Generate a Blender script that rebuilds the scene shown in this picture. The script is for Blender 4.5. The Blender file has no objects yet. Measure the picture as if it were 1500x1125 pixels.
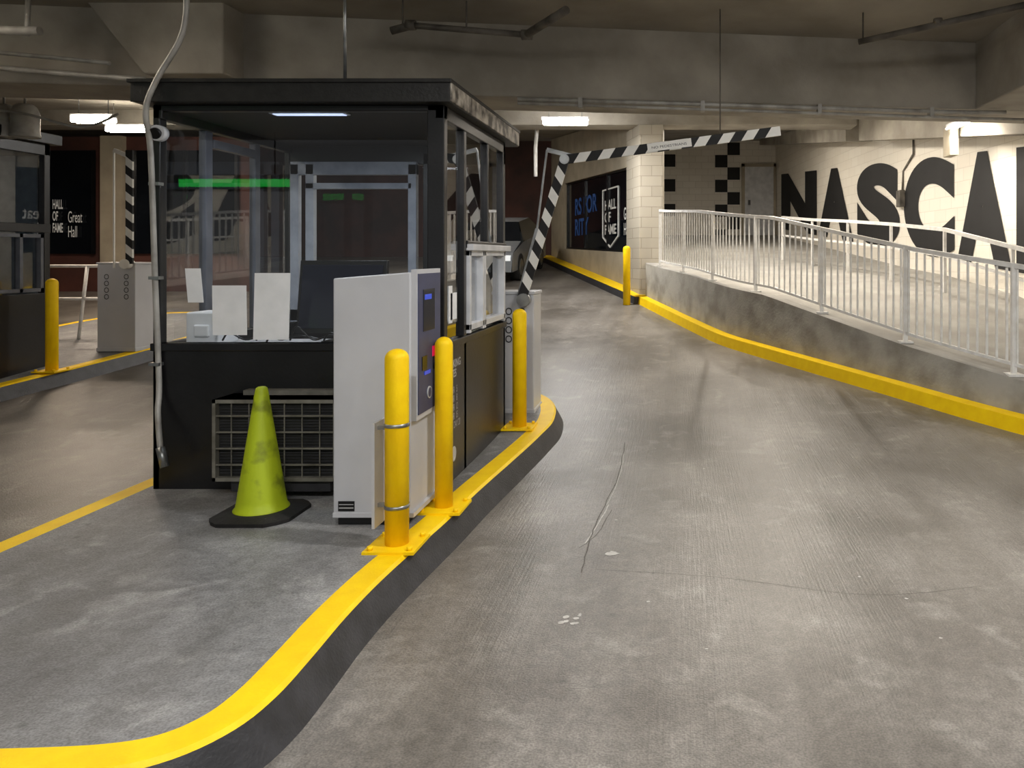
import bpy, math, random
from mathutils import Vector, Matrix
random.seed(7)
sc = bpy.context.scene
try:
    sc.view_settings.view_transform = 'Standard'
    sc.view_settings.look = 'None'
except Exception: pass

# ------------------------------------------------------------------ helpers
def G(y):
    t = y-6.6
    return 0.09*(t+math.sqrt(t*t+0.3))/2
def H(y):
    return 3.9+0.085*max(0.0, y-8.0)
def link(o):
    sc.collection.objects.link(o); return o
def empty(name, loc=(0,0,0)):
    e = bpy.data.objects.new(name, None); e.location = loc; e.empty_display_size=.1
    return link(e)

class MB:
    def __init__(s): s.v=[]; s.f=[]; s.m=[]; s.sm=[]
    def quad(s, pts, m=0, sm=False):
        b=len(s.v); s.v += [tuple(p) for p in pts]
        s.f.append(tuple(range(b,b+len(pts)))); s.m.append(m); s.sm.append(sm)
    def hexa(s, p, m=0):
        b=len(s.v); s.v += [tuple(q) for q in p]
        for f in ((3,2,1,0),(4,5,6,7),(0,1,5,4),(1,2,6,5),(2,3,7,6),(3,0,4,7)):
            s.f.append(tuple(b+i for i in f)); s.m.append(m); s.sm.append(False)
    def box(s, x0,x1,y0,y1,z0,z1, m=0):
        if x0>x1: x0,x1=x1,x0
        if y0>y1: y0,y1=y1,y0
        if z0>z1: z0,z1=z1,z0
        s.hexa([(x0,y0,z0),(x1,y0,z0),(x1,y1,z0),(x0,y1,z0),(x0,y0,z1),(x1,y0,z1),(x1,y1,z1),(x0,y1,z1)],m)
    def bar(s, p0,p1,w,h,m=0,up=(0,0,1)):
        p0=Vector(p0);p1=Vector(p1);d=(p1-p0).normalized();u=Vector(up)
        if abs(d.dot(u))>.99: u=Vector((0,1,0))
        r=d.cross(u).normalized();u=r.cross(d).normalized()
        r=r*w/2;u=u*h/2
        s.hexa([p0-r-u,p0+r-u,p1+r-u,p1-r-u,p0-r+u,p0+r+u,p1+r+u,p1-r+u],m)
    def cyl(s,p0,p1,r,m=0,seg=16,r1=None,caps=True):
        p0=Vector(p0);p1=Vector(p1);d=(p1-p0).normalized()
        u=Vector((0,0,1)) if abs(d.z)<.9 else Vector((1,0,0))
        a=d.cross(u).normalized();c=d.cross(a).normalized()
        if r1 is None:r1=r
        b=len(s.v)
        for i in range(seg):
            t=2*math.pi*i/seg;o=a*math.cos(t)+c*math.sin(t)
            s.v.append(tuple(p0+o*r));s.v.append(tuple(p1+o*r1))
        for i in range(seg):
            j=(i+1)%seg
            s.f.append((b+2*i,b+2*j,b+2*j+1,b+2*i+1));s.m.append(m);s.sm.append(True)
        if caps:
            s.f.append(tuple(b+2*i for i in reversed(range(seg))));s.m.append(m);s.sm.append(False)
            s.f.append(tuple(b+2*i+1 for i in range(seg)));s.m.append(m);s.sm.append(False)
    def path(s,pts,r,m=0,seg=12):
        P=[Vector(p) for p in pts];n=len(P);b=len(s.v)
        ref=None
        for i in range(n):
            d=(P[min(i+1,n-1)]-P[max(i-1,0)]).normalized()
            if ref is None:
                u=Vector((0,0,1)) if abs(d.z)<.9 else Vector((1,0,0))
                ref=d.cross(u).normalized()
            ref=(ref-d*ref.dot(d)).normalized();c=d.cross(ref)
            for k in range(seg):
                t=2*math.pi*k/seg
                s.v.append(tuple(P[i]+(ref*math.cos(t)+c*math.sin(t))*r))
        for i in range(n-1):
            for k in range(seg):
                j=(k+1)%seg
                s.f.append((b+i*seg+k,b+i*seg+j,b+(i+1)*seg+j,b+(i+1)*seg+k));s.m.append(m);s.sm.append(True)
        s.f.append(tuple(b+k for k in reversed(range(seg))));s.m.append(m);s.sm.append(False)
        s.f.append(tuple(b+(n-1)*seg+k for k in range(seg)));s.m.append(m);s.sm.append(False)
    def lathe(s,cx,cy,prof,m=0,seg=32):
        b=len(s.v);n=len(prof)
        for r,z in prof:
            for k in range(seg):
                t=2*math.pi*k/seg
                s.v.append((cx+r*math.cos(t),cy+r*math.sin(t),z))
        for i in range(n-1):
            for k in range(seg):
                j=(k+1)%seg
                s.f.append((b+i*seg+k,b+i*seg+j,b+(i+1)*seg+j,b+(i+1)*seg+k));s.m.append(m);s.sm.append(True)
        s.f.append(tuple(b+k for k in reversed(range(seg))));s.m.append(m);s.sm.append(False)
        s.f.append(tuple(b+(n-1)*seg+k for k in range(seg)));s.m.append(m);s.sm.append(False)
    def obj(s,name,mats,parent=None,bevel=0,bseg=2,loc=None):
        me=bpy.data.meshes.new(name)
        me.from_pydata(s.v,[],s.f)
        for mt in mats: me.materials.append(mt)
        for p,mi,sm in zip(me.polygons,s.m,s.sm):
            p.material_index=mi;p.use_smooth=sm
        me.update()
        o=bpy.data.objects.new(name,me);link(o)
        if parent: o.parent=parent
        if bevel:
            b=o.modifiers.new('bev','BEVEL');b.width=bevel;b.segments=bseg;b.limit_method='ANGLE';b.angle_limit=math.radians(50)
        return o

def catmull(P,n=6,closed=False):
    out=[];N=len(P)
    rng=range(N) if closed else range(N-1)
    for i in rng:
        if closed: a,b,c,d=P[(i-1)%N],P[i],P[(i+1)%N],P[(i+2)%N]
        else: a,b,c,d=P[max(i-1,0)],P[i],P[i+1],P[min(i+2,N-1)]
        for k in range(n):
            t=k/n
            out.append(tuple(.5*((2*b[j])+(-a[j]+c[j])*t+(2*a[j]-5*b[j]+4*c[j]-d[j])*t*t+(-a[j]+3*b[j]-3*c[j]+d[j])*t**3) for j in range(len(b))))
    if not closed: out.append(tuple(P[-1]))
    return out
def offs(P,d,closed=False):
    """offset polyline to the LEFT of travel by d"""
    N=len(P);o=[]
    for i in range(N):
        a=P[(i-1)%N] if closed or i>0 else P[i]
        b=P[(i+1)%N] if closed or i<N-1 else P[i]
        t=Vector((b[0]-a[0],b[1]-a[1])).normalized()
        o.append((P[i][0]-t.y*d,P[i][1]+t.x*d))
    return o
def interp(tab,x):
    if x<=tab[0][0]: return tab[0][1]
    for (a,b),(c,d) in zip(tab,tab[1:]):
        if x<=c: return b+(d-b)*(x-a)/(c-a)
    return tab[-1][1]

def s2l(c):
    return tuple(((v/255)/12.92 if v/255<=.04045 else ((v/255+.055)/1.055)**2.4) for v in c)
def mat(name,c1,c2=None,rough=.5,metal=0,scale=6,bump=0,bscale=60,spec=.5,detail=6,lo=.35,hi=.65,emit=None,es=0,coat=0,rvar=0):
    m=bpy.data.materials.new(name);m.use_nodes=True;nt=m.node_tree;N=nt.nodes;L=nt.links
    b=N['Principled BSDF']
    a=s2l(c1)+(1,)
    b.inputs['Base Color'].default_value=a
    b.inputs['Roughness'].default_value=rough;b.inputs['Metallic'].default_value=metal
    b.inputs['Specular IOR Level'].default_value=spec
    if coat: b.inputs['Coat Weight'].default_value=coat
    tc=N.new('ShaderNodeTexCoord')
    c2=c2 or tuple(max(0,v*.93) for v in c1)
    n=N.new('ShaderNodeTexNoise');n.inputs['Scale'].default_value=scale;n.inputs['Detail'].default_value=detail
    L.new(tc.outputs['Object'],n.inputs['Vector'])
    r=N.new('ShaderNodeValToRGB');r.color_ramp.elements[0].position=lo;r.color_ramp.elements[1].position=hi
    r.color_ramp.elements[0].color=s2l(c2)+(1,);r.color_ramp.elements[1].color=a
    L.new(n.outputs['Fac'],r.inputs['Fac']);L.new(r.outputs['Color'],b.inputs['Base Color'])
    if bump:
        n2=N.new('ShaderNodeTexNoise');n2.inputs['Scale'].default_value=bscale;n2.inputs['Detail'].default_value=4
        L.new(tc.outputs['Object'],n2.inputs['Vector'])
        bp=N.new('ShaderNodeBump');bp.inputs['Strength'].default_value=bump;bp.inputs['Distance'].default_value=.01
        L.new(n2.outputs['Fac'],bp.inputs['Height']);L.new(bp.outputs['Normal'],b.inputs['Normal'])
    if emit:
        b.inputs['Emission Color'].default_value=s2l(emit)+(1,);b.inputs['Emission Strength'].default_value=es
    return m

def concrete_floor(name,ca,cb,cc,rough=.5,lines=True,bstr=.4):
    m=bpy.data.materials.new(name);m.use_nodes=True;nt=m.node_tree;N=nt.nodes;L=nt.links
    b=N['Principled BSDF'];tc=N.new('ShaderNodeTexCoord')
    def noise(s,d=6,w=0,stretch=None,rot=0):
        n=N.new('ShaderNodeTexNoise');n.inputs['Scale'].default_value=s;n.inputs['Detail'].default_value=d;n.inputs['Distortion'].default_value=w
        if stretch:
            mp=N.new('ShaderNodeMapping');mp.inputs['Scale'].default_value=stretch;mp.inputs['Rotation'].default_value=(0,0,rot)
            L.new(tc.outputs['Object'],mp.inputs['Vector']);L.new(mp.outputs['Vector'],n.inputs['Vector'])
        else: L.new(tc.outputs['Object'],n.inputs['Vector'])
        return n
    def ramp(src,p0,p1,c0,c1):
        r=N.new('ShaderNodeValToRGB');e=r.color_ramp.elements;e[0].position=p0;e[1].position=p1;e[0].color=c0;e[1].color=c1
        L.new(src,r.inputs['Fac']);return r
    def mix(t,f,a,bb):
        x=N.new('ShaderNodeMix');x.data_type='RGBA';x.blend_type=t
        if isinstance(f,float): x.inputs['Factor'].default_value=f
        else: L.new(f,x.inputs['Factor'])
        L.new(a,x.inputs['A']);L.new(bb,x.inputs['B']);return x.outputs['Result']
    A=s2l(ca)+(1,);B=s2l(cb)+(1,);C=s2l(cc)+(1,)
    n1=noise(.8,10,.3);r1=ramp(n1.outputs['Fac'],.36,.64,B,A)
    n2=noise(4.1,10,.6);r2=ramp(n2.outputs['Fac'],.56,.74,(0,0,0,1),(1,1,1,1))
    rc=N.new('ShaderNodeRGB');rc.outputs[0].default_value=C
    mm=N.new('ShaderNodeMath');mm.operation='MULTIPLY';mm.inputs[1].default_value=.5;L.new(r2.outputs['Color'],mm.inputs[0])
    c=mix('MIX',mm.outputs[0],r1.outputs['Color'],rc.outputs[0])
    n3=noise(120,4);r3=ramp(n3.outputs['Fac'],.32,.68,(.66,.66,.66,1),(1.22,1.22,1.22,1))
    c=mix('MULTIPLY',1.0,c,r3.outputs['Color'])
    n5=noise(16,8,.5);r6=ramp(n5.outputs['Fac'],.35,.65,(.80,.80,.80,1),(1.12,1.12,1.12,1))
    c=mix('MULTIPLY',1.0,c,r6.outputs['Color'])
    n4=noise(1.0,8,.2,(3.0,.3,1));r4=ramp(n4.outputs['Fac'],.35,.62,(.78,.77,.75,1),(1.06,1.06,1.06,1))
    c=mix('MULTIPLY',1.0,c,r4.outputs['Color'])
    v=N.new('ShaderNodeTexVoronoi');v.inputs['Scale'].default_value=4.2;L.new(tc.outputs['Object'],v.inputs['Vector'])
    r5=ramp(v.outputs['Distance'],.02,.09,(.5,.5,.5,1),(1,1,1,1))
    c=mix('MULTIPLY',.7,c,r5.outputs['Color'])
    L.new(c,b.inputs['Base Color'])
    mr=N.new('ShaderNodeMapRange');mr.inputs['To Min'].default_value=rough-.12;mr.inputs['To Max'].default_value=rough+.14
    L.new(n5.outputs['Fac'],mr.inputs['Value']);L.new(mr.outputs['Result'],b.inputs['Roughness'])
    w=noise(1,2,.0,(90,3,1) if lines else (60,60,1),.5)
    ad=N.new('ShaderNodeMath');ad.operation='ADD';L.new(w.outputs['Fac'],ad.inputs[0]);L.new(n3.outputs['Fac'],ad.inputs[1])
    bp=N.new('ShaderNodeBump');bp.inputs['Strength'].default_value=bstr;bp.inputs['Distance'].default_value=.006
    L.new(ad.outputs[0],bp.inputs['Height']);L.new(bp.outputs['Normal'],b.inputs['Normal'])
    return m

def block_wall(name,c1,c2,mortar,axis='Y',bstr=.5):
    m=bpy.data.materials.new(name);m.use_nodes=True;nt=m.node_tree;N=nt.nodes;L=nt.links
    b=N['Principled BSDF'];b.inputs['Roughness'].default_value=.6
    tc=N.new('ShaderNodeTexCoord');sp=N.new('ShaderNodeSeparateXYZ');L.new(tc.outputs['Object'],sp.inputs[0])
    cb=N.new('ShaderNodeCombineXYZ')
    L.new(sp.outputs['Y' if axis=='Y' else 'X'],cb.inputs['X']);L.new(sp.outputs['Z'],cb.inputs['Y'])
    br=N.new('ShaderNodeTexBrick');br.inputs['Scale'].default_value=1;br.inputs['Brick Width'].default_value=.4;br.inputs['Row Height'].default_value=.2
    br.inputs['Mortar Size'].default_value=.006;br.inputs['Mortar Smooth'].default_value=.4
    br.inputs['Color1'].default_value=s2l(c1)+(1,);br.inputs['Color2'].default_value=s2l(c2)+(1,);br.inputs['Mortar'].default_value=s2l(mortar)+(1,)
    L.new(cb.outputs[0],br.inputs['Vector']);L.new(br.outputs['Color'],b.inputs['Base Color'])
    bp=N.new('ShaderNodeBump');bp.inputs['Strength'].default_value=bstr;bp.inputs['Distance'].default_value=.01;bp.invert=True
    L.new(br.outputs['Fac'],bp.inputs['Height']);L.new(bp.outputs['Normal'],b.inputs['Normal'])
    return m

def glass_mat(name,tint=(235,242,240),refl=1.0):
    m=bpy.data.materials.new(name);m.use_nodes=True;nt=m.node_tree;N=nt.nodes;L=nt.links
    N.remove(N['Principled BSDF']);out=N['Material Output']
    t=N.new('ShaderNodeBsdfTransparent');t.inputs['Color'].default_value=s2l(tint)+(1,)
    g=N.new('ShaderNodeBsdfGlossy');g.inputs['Roughness'].default_value=.015
    fr=N.new('ShaderNodeFresnel');fr.inputs['IOR'].default_value=1.5
    mu=N.new('ShaderNodeMath');mu.operation='MULTIPLY';mu.use_clamp=True;mu.inputs[1].default_value=refl;L.new(fr.outputs[0],mu.inputs[0])
    mx=N.new('ShaderNodeMixShader');L.new(mu.outputs[0],mx.inputs[0]);L.new(t.outputs[0],mx.inputs[1]);L.new(g.outputs[0],mx.inputs[2])
    L.new(mx.outputs[0],out.inputs['Surface']);return m

M={}
M['floor']=concrete_floor('driveway_concrete',(134,129,123),(98,93,87),(164,160,153),.37,True,.35)
M['island']=concrete_floor('island_concrete',(148,148,149),(110,110,111),(194,194,193),.52,False,.4)
M['ceil']=mat('ceiling_concrete',(160,154,143),(134,128,118),rough=.85,scale=1.2,bump=.25,bscale=25,detail=9)
M['beam']=mat('beam_concrete',(168,162,151),(138,132,122),rough=.85,scale=1.8,bump=.3,bscale=30,detail=9)
M['wallc']=mat('ramp_concrete',(172,169,161),(140,136,127),rough=.8,scale=3.2,bump=.4,bscale=35,lo=.34,hi=.6,detail=10)
M['walk']=mat('walkway_surface',(166,163,157),(148,144,137),rough=.8,scale=2.6,bump=.2,bscale=35)
M['yel']=mat('yellow_paint',(255,214,4),(248,203,3),rough=.55,scale=9,bump=.12,bscale=90,spec=.3)
M['blkcurb']=mat('black_curb_paint',(56,56,60),(40,40,43),rough=.5,scale=8,bump=.25,bscale=70)
M['black']=mat('black_booth_paint',(24,24,27),(14,14,16),rough=.35,scale=4,bump=.08,bscale=40)
M['roofm']=mat('worn_roof_edge',(30,29,28),(18,17,16),rough=.5,scale=14,bump=.3,bscale=50)
M['roofw']=mat('worn_roof_side',(170,162,150),(62,56,50),rough=.55,scale=9,bump=.3,bscale=50,lo=.4,hi=.6)
M['white']=mat('white_frame',(212,213,216),(190,192,196),rough=.4)
M['bluegrey']=mat('blue_grey_frame',(176,184,198),(150,158,174),rough=.4)
M['mull']=mat('mullion_grey',(96,100,110),(80,84,94),rough=.4)
M['armw']=mat('arm_white_paint',(238,236,230),(226,224,218),rough=.6)
M['rail']=mat('rail_white_paint',(236,235,232),(220,217,211),rough=.4,scale=12)
M['kiosk']=mat('kiosk_grey_paint',(194,195,199),(186,187,191),rough=.38,scale=3,bump=.05,bscale=200)
M['kpanel']=mat('kiosk_panel_slate',(62,67,98),(52,57,86),rough=.5)
M['kdark']=mat('dark_plastic',(20,20,22),(14,14,15),rough=.3)
M['pink']=mat('pink_label',(225,30,90),rough=.4,emit=(225,30,90),es=.25)
M['blueled']=mat('blue_display',(30,60,170),rough=.3,emit=(40,90,255),es=.3)
M['screen']=mat('screen_dark',(26,30,44),rough=.1)
M['label']=mat('label_text_grey',(190,190,190),rough=.5)
M['cone']=mat('lime_cone_plastic',(176,194,24),(128,140,24),rough=.55,scale=7,bump=.1,bscale=40,lo=.33,hi=.47)
M['rubber']=mat('black_rubber',(30,28,27),(18,17,16),rough=.8,scale=8,bump=.3)
M['steel']=mat('galvanised_steel',(170,172,172),(130,132,132),rough=.35,metal=.8,scale=8)
M['pipe']=mat('grey_conduit_paint',(176,174,169),(136,133,127),rough=.5,metal=.2,scale=6)
M['pipedark']=mat('dirty_pipe',(110,104,96),(70,66,60),rough=.7,scale=6)
M['ac']=mat('ac_metal',(150,147,138),(108,105,96),rough=.5,metal=.3,scale=8)
M['acin']=mat('ac_dark',(40,40,38),(20,20,20),rough=.7,scale=10)
M['paper']=mat('paper',(242,243,245),(230,232,234),rough=.8)
M['block']=block_wall('painted_block',(238,232,220),(234,227,214),(218,210,196),'Y',.3)
M['blockb']=block_wall('painted_block_back',(226,221,211),(220,214,203),(196,189,177),'X',.3)
M['blockx']=block_wall('painted_block_front',(172,164,149),(164,156,141),(138,130,116),'X')
M['mural']=mat('mural_black_paint',(24,23,24),(16,15,16),rough=.7,scale=3)
M['cream']=mat('cream_wall_paint',(178,168,148),(158,148,130),rough=.7,scale=2)
M['maroon']=mat('dark_maroon_wall',(96,56,48),(62,40,35),rough=.7,scale=1)
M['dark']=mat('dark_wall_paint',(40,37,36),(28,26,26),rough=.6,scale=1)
M['glass']=glass_mat('booth_glass',(247,250,252),1.4)
M['glasss']=glass_mat('booth_glass_side',(240,244,247),2.4)
M['glassr']=glass_mat('booth_glass_rear',(247,250,252),.4)
M['dglass']=mat('dark_storefront_glass',(20,24,30),(12,15,20),rough=.08,scale=1)
M['lamp']=mat('lamp_tube',(255,255,250),rough=.4,emit=(255,252,247),es=65)
M['lampwarm']=mat('lamp_tube_warm',(255,250,235),rough=.4,emit=(255,244,224),es=65)
M['signw']=mat('sign_white',(220,218,212),rough=.5,emit=(230,228,222),es=.12)
M['signb']=mat('sign_blue',(40,70,120),rough=.5,emit=(60,100,170),es=.1)
M['greenled']=mat('green_led',(20,190,60),rough=.4,emit=(40,220,80),es=4.5)
M['carpaint']=mat('car_paint_silver',(150,154,160),(140,144,150),rough=.25,metal=.4)
M['headl']=mat('headlight_lens',(235,238,240),rough=.15,emit=(235,238,240),es=.5)

def text(name,body,o,xd,yd,w,h,mt,parent=None,bold=0.0,mirror=False):
    cu=bpy.data.curves.new('t','FONT');cu.body=body;cu.size=1;cu.offset=bold;cu.align_x='LEFT'
    cu.space_line=.9
    ob=bpy.data.objects.new('t',cu);link(ob)
    dg=bpy.context.evaluated_depsgraph_get();dg.update()
    me=bpy.data.meshes.new_from_object(ob.evaluated_get(dg))
    bpy.data.objects.remove(ob)
    xs=[v.co.x for v in me.vertices];ys=[v.co.y for v in me.vertices]
    x0,x1,y0,y1=min(xs),max(xs),min(ys),max(ys)
    o=Vector(o);xd=Vector(xd);yd=Vector(yd)
    for v in me.vertices:
        a=(v.co.x-x0)/(x1-x0);b=(v.co.y-y0)/(y1-y0)
        v.co=o+xd*(a*w)+yd*(b*h)
    me.materials.clear();me.materials.append(mt)
    me.name=name
    r=bpy.data.objects.new(name,me);link(r)
    if parent:r.parent=parent
    return r

# ------------------------------------------------------------------ camera
cam=bpy.data.cameras.new('camera');co=bpy.data.objects.new('camera',cam);link(co)
co.location=(0,0,1.65);co.rotation_euler=(math.radians(90),0,0)
cam.sensor_width=36;cam.lens=1130/1500*36
cam.shift_x=-250/1500;cam.shift_y=-187.5/1500
cam.clip_end=200
sc.camera=co

# ------------------------------------------------------------------ floor
mb=MB()
ys=[-5,-2,0,2,4,5,5.5,6,6.25,6.5,6.75,7,7.5,8,9,10,12,15,20,27]
xs=[-20,-12,-7,-3,0,3,8]
for a,b in zip(ys,ys[1:]):
    for c,d in zip(xs,xs[1:]):
        mb.quad([(c,a,G(a)),(d,a,G(a)),(d,b,G(b)),(c,b,G(b))],0,True)
mb.obj('floor',[M['floor']])
M['crack']=mat('crack_dust',(78,74,69),(104,100,95),rough=.9,scale=30)
M['spot']=mat('light_spot',(195,192,187),(170,166,161),rough=.9,scale=30)
def ribbon(mb,pts,w,m=0,dz=.0015):
    P=catmull(pts,6)
    P=[(x+random.uniform(-.005,.005),y) for x,y in P]
    a=offs(P,w/2);b=offs(P,-w/2)
    for i in range(len(P)-1):
        mb.quad([(*b[i],G(b[i][1])+dz),(*b[i+1],G(b[i+1][1])+dz),(*a[i+1],G(a[i+1][1])+dz),(*a[i],G(a[i][1])+dz)],m)
mb=MB()
ribbon(mb,[(-.525,4.01),(-.536,4.49),(-.52,4.97),(-.483,5.74),(-.50,6.7)],.007)
ribbon(mb,[(-.58,4.35),(-.50,4.6),(-.46,5.0)],.005)
ribbon(mb,[(-.45,4.05),(.2,3.95),(.9,3.75),(1.5,3.85)],.003)
mb.obj('floor_crack',[M['crack']])
mb=MB()
ribbon(mb,[(-.56,4.42),(-.525,4.7),(-.49,5.1)],.008,0,.0012)
ribbon(mb,[(-.50,5.1),(-.47,5.8),(-.485,6.4)],.004,0,.0012)
def blob(mb,x,y,r,m,n=14):
    pts=[]
    for k in range(n):
        t=2*math.pi*k/n;q=r*random.uniform(.65,1.15)
        pts.append((x+q*math.cos(t),y+q*.8*math.sin(t),G(y)+.002))
    mb.quad(pts,m)
blob(mb,-.39,4.27,.04,0)
for k in range(9): blob(mb,-.51+random.uniform(-.05,.05),3.5+random.uniform(-.05,.05),random.uniform(.008,.018),0)
for k in range(26):
    blob(mb,random.uniform(-1.0,3.2),random.uniform(2.4,7),random.choice((.005,.007,.01)),0,7)
mb.obj('floor_debris_spots',[M['spot']])

# ceiling
mb=MB()
ys=[-5,8,27]
for a,b in zip(ys,ys[1:]):
    za,zb=H(a),H(b)
    mb.hexa([(-20,a,za),(8,a,za),(8,b,zb),(-20,b,zb),(-20,a,za+.25),(8,a,za+.25),(8,b,zb+.25),(-20,b,zb+.25)],0)
mb.obj('ceiling',[M['ceil']])

def by(x): return 7.15+.14*(x+4.2)
mb=MB()
xa,xb=-20,8
mb.hexa([(xa,by(xa),3.2),(xb,by(xb),3.2),(xb,by(xb)+.75,3.2),(xa,by(xa)+.75,3.2),(xa,by(xa),3.98),(xb,by(xb),3.98),(xb,by(xb)+.75,3.98),(xa,by(xa)+.75,3.98)],0)
mb.obj('ceiling_beam',[M['beam']],bevel=.015)
mb=MB()
mb.hexa([(3.1,-5,3.2),(3.9,-5,3.2),(3.9,8.28,3.2),(3.1,8.17,3.2),(3.1,-5,3.98),(3.9,-5,3.98),(3.9,8.28,3.98),(3.1,8.17,3.98)],0)
mb.obj('ceiling_beam',[M['beam']],bevel=.015)
mb=MB()
mb.box(-16,3.4,15,15.6,4.2,4.6,0)
mb.obj('ceiling_beam',[M['beam']],bevel=.015)
mb=MB()
mb.hexa([(-4.79,6.85,3.27),(-4.08,6.85,3.27),(-4.08,7.3,3.27),(-4.79,7.3,3.27),(-5.33,6.85,3.95),(-4.08,6.85,3.95),(-4.08,7.3,3.95),(-5.33,7.3,3.95)],0)
mb.obj('beam_haunch',[M['beam']],bevel=.015)

# ------------------------------------------------------------------ main island
OUT=[(-2.5,2.215),(-2.0,2.225),(-1.71,2.255),(-1.545,2.33),(-1.445,2.47),(-1.41,2.65),(-1.412,2.9),(-1.425,3.23),(-1.42,3.57),(-1.395,3.94),(-1.357,4.4),(-1.323,4.98),(-1.263,5.7),(-1.20,6.45),(-1.17,6.9),(-1.24,7.4),(-1.42,7.75),(-1.8,8.05),(-2.4,8.15),(-3.0,8.05),(-3.4,7.7),(-3.57,7.1),(-3.575,6),(-3.575,5),(-3.57,4),(-3.57,3),(-3.5,2.55),(-3.3,2.32),(-3.0,2.235)]
def island(name,OUT,mats,band=.15,h=.15,ny=(2,12)):
    top=catmull(OUT,5,True)
    bot=offs(top,-.1,True);inn=offs(top,band,True);edge=offs(top,-.015,True)
    mb=MB();n=len(top)
    z=lambda p:G(p[1])
    for i in range(n):
        j=(i+1)%n
        mb.quad([(*bot[i],z(bot[i])-.03),(*bot[j],z(bot[j])-.03),(*edge[j],z(edge[j])+h-.015),(*edge[i],z(edge[i])+h-.015)],1,True)
        mb.quad([(*edge[i],z(edge[i])+h-.015),(*edge[j],z(edge[j])+h-.015),(*top[j],z(top[j])+h),(*top[i],z(top[i])+h)],0,True)
        mb.quad([(*top[i],z(top[i])+h),(*top[j],z(top[j])+h),(*inn[j],z(inn[j])+h),(*inn[i],z(inn[i])+h)],0,False)
    o=mb.obj(name,mats)
    import bmesh
    bm=bmesh.new();bm.from_mesh(o.data)
    vs=[bm.verts.new((p[0],p[1],0)) for p in inn]
    f=bm.faces.new(vs);f.material_index=2
    y=ny[0]
    while y<ny[1]:
        fs=[q for q in bm.faces if q.material_index==2]
        geom=list({v for q in fs for v in q.verts})+list({e for q in fs for e in q.edges})+fs
        bmesh.ops.bisect_plane(bm,geom=geom,plane_co=(0,y,0),plane_no=(0,1,0));y+=.5
    seen={v for q in bm.faces if q.material_index==2 for v in q.verts}
    for v in seen: v.co.z=G(v.co.y)+h
    for q in bm.faces:
        if q.material_index==2 and q.normal.z<0: q.normal_flip()
    bm.to_mesh(o.data);bm.free()
    return o
island('curb_island',OUT,[M['yel'],M['blkcurb'],M['island']],.125)
OUT2=[(-7.5,4.6),(-7.36,5.2),(-7.34,6),(-7.3,7),(-7.15,8.2),(-7.02,9),(-6.9,10),(-6.8,11),(-6.9,12),(-7.4,12.7),(-8.2,12.9),(-9,12.6),(-9.4,12),(-9.5,10),(-9.5,8),(-9.5,6),(-9.3,4.8),(-8.8,4.3),(-8,4.3)]
island('curb_island',OUT2,[M['yel'],M['blkcurb'],M['island']],.12)

# ------------------------------------------------------------------ right raised walkway with curb
CUR=[(8.0,0.2),(6.4,2.3),(5.2,3.9),(4.3,5.15),(3.62,6.1),(3.06,6.9),(2.66,7.51),(2.19,8.27),(1.62,9.16),(.93,10.24),(.49,11.0),(0,12.3),(-.42,13.5),(-.86,14.75)]
C=catmull(CUR,6)
ZT=[(3,.16),(4.5,.2),(5.5,.29),(6.9,.47),(7.5,.567),(8.27,.69),(9.16,.88),(10.3,1.13),(12.4,1.34),(13.9,1.43),(24,2.29),(27,2.5)]
def zt(y): return interp(ZT,y)
def wx(y): return 5.58-.109*y
Ci=offs(C,-.16)
ia_=offs(C,-.025)
mb=MB()
for i in range(len(C)-1):
    a,b=C[i],C[i+1];p,q=Ci[i],Ci[i+1];ia,ib=ia_[i],ia_[i+1]
    ga,gb=G(a[1]),G(b[1])
    mb.quad([(*a,ga-.03),(*b,gb-.03),(*ib,gb+.14),(*ia,ga+.14)],0)
    mb.quad([(*ia,ga+.14),(*ib,gb+.14),(*q,gb+.15),(*p,ga+.15)],0)
mb.obj('yellow_curb',[M['yel']])
mb=MB()
for i in range(len(C)-1):
    p,q=Ci[i],Ci[i+1]
    zp,zq=max(zt(p[1]),G(p[1])+.16),max(zt(q[1]),G(q[1])+.16)
    mb.quad([(*p,G(p[1])),(*q,G(q[1])),(*q,zq),(*p,zp)],0)
    mb.quad([(*p,zp),(*q,zq),(max(wx(q[1]),q[0]+.05),q[1],zq),(max(wx(p[1]),p[0]+.05),p[1],zp)],1)
y0=Ci[-1][1];x0=Ci[-1][0]
for a,b in ((y0,18),(18,21),(21,24.2)):
    mb.quad([(x0,a,zt(a)),(x0,b,zt(b)),(wx(b),b,zt(b)),(wx(a),a,zt(a))],1)
mb.quad([(x0,y0,.5),(x0,24.2,.5),(x0,24.2,zt(24.2)),(x0,y0,zt(y0))],0)
mb.obj('walkway_ramp',[M['wallc'],M['walk']])

R=offs(C,-.26)
mb=MB()
pts=[p for p in R if 3.9<p[1]<14.3]
seg=[0]
for a,b in zip(pts,pts[1:]): seg.append(seg[-1]+math.hypot(b[0]-a[0],b[1]-a[1]))
def at(s):
    for i in range(len(seg)-1):
        if s<=seg[i+1]:
            t=(s-seg[i])/(seg[i+1]-seg[i]);a,b=pts[i],pts[i+1]
            return (a[0]+(b[0]-a[0])*t,a[1]+(b[1]-a[1])*t)
    return pts[-1]
T=seg[-1];HR=1.03
n=int(T/.108)
top=[]
for k in range(n+1):
    p=at(T*k/n);z=max(zt(p[1]),G(p[1])+.16)
    top.append((p[0],p[1],z))
    mb.bar((p[0],p[1],z+.09),(p[0],p[1],z+HR-.03),.02,.02,0)
for a,b in zip(top,top[1:]):
    mb.bar((a[0],a[1],a[2]+HR),(b[0],b[1],b[2]+HR),.045,.045,0)
    mb.bar((a[0],a[1],a[2]+.1),(b[0],b[1],b[2]+.1),.03,.03,0)
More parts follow.
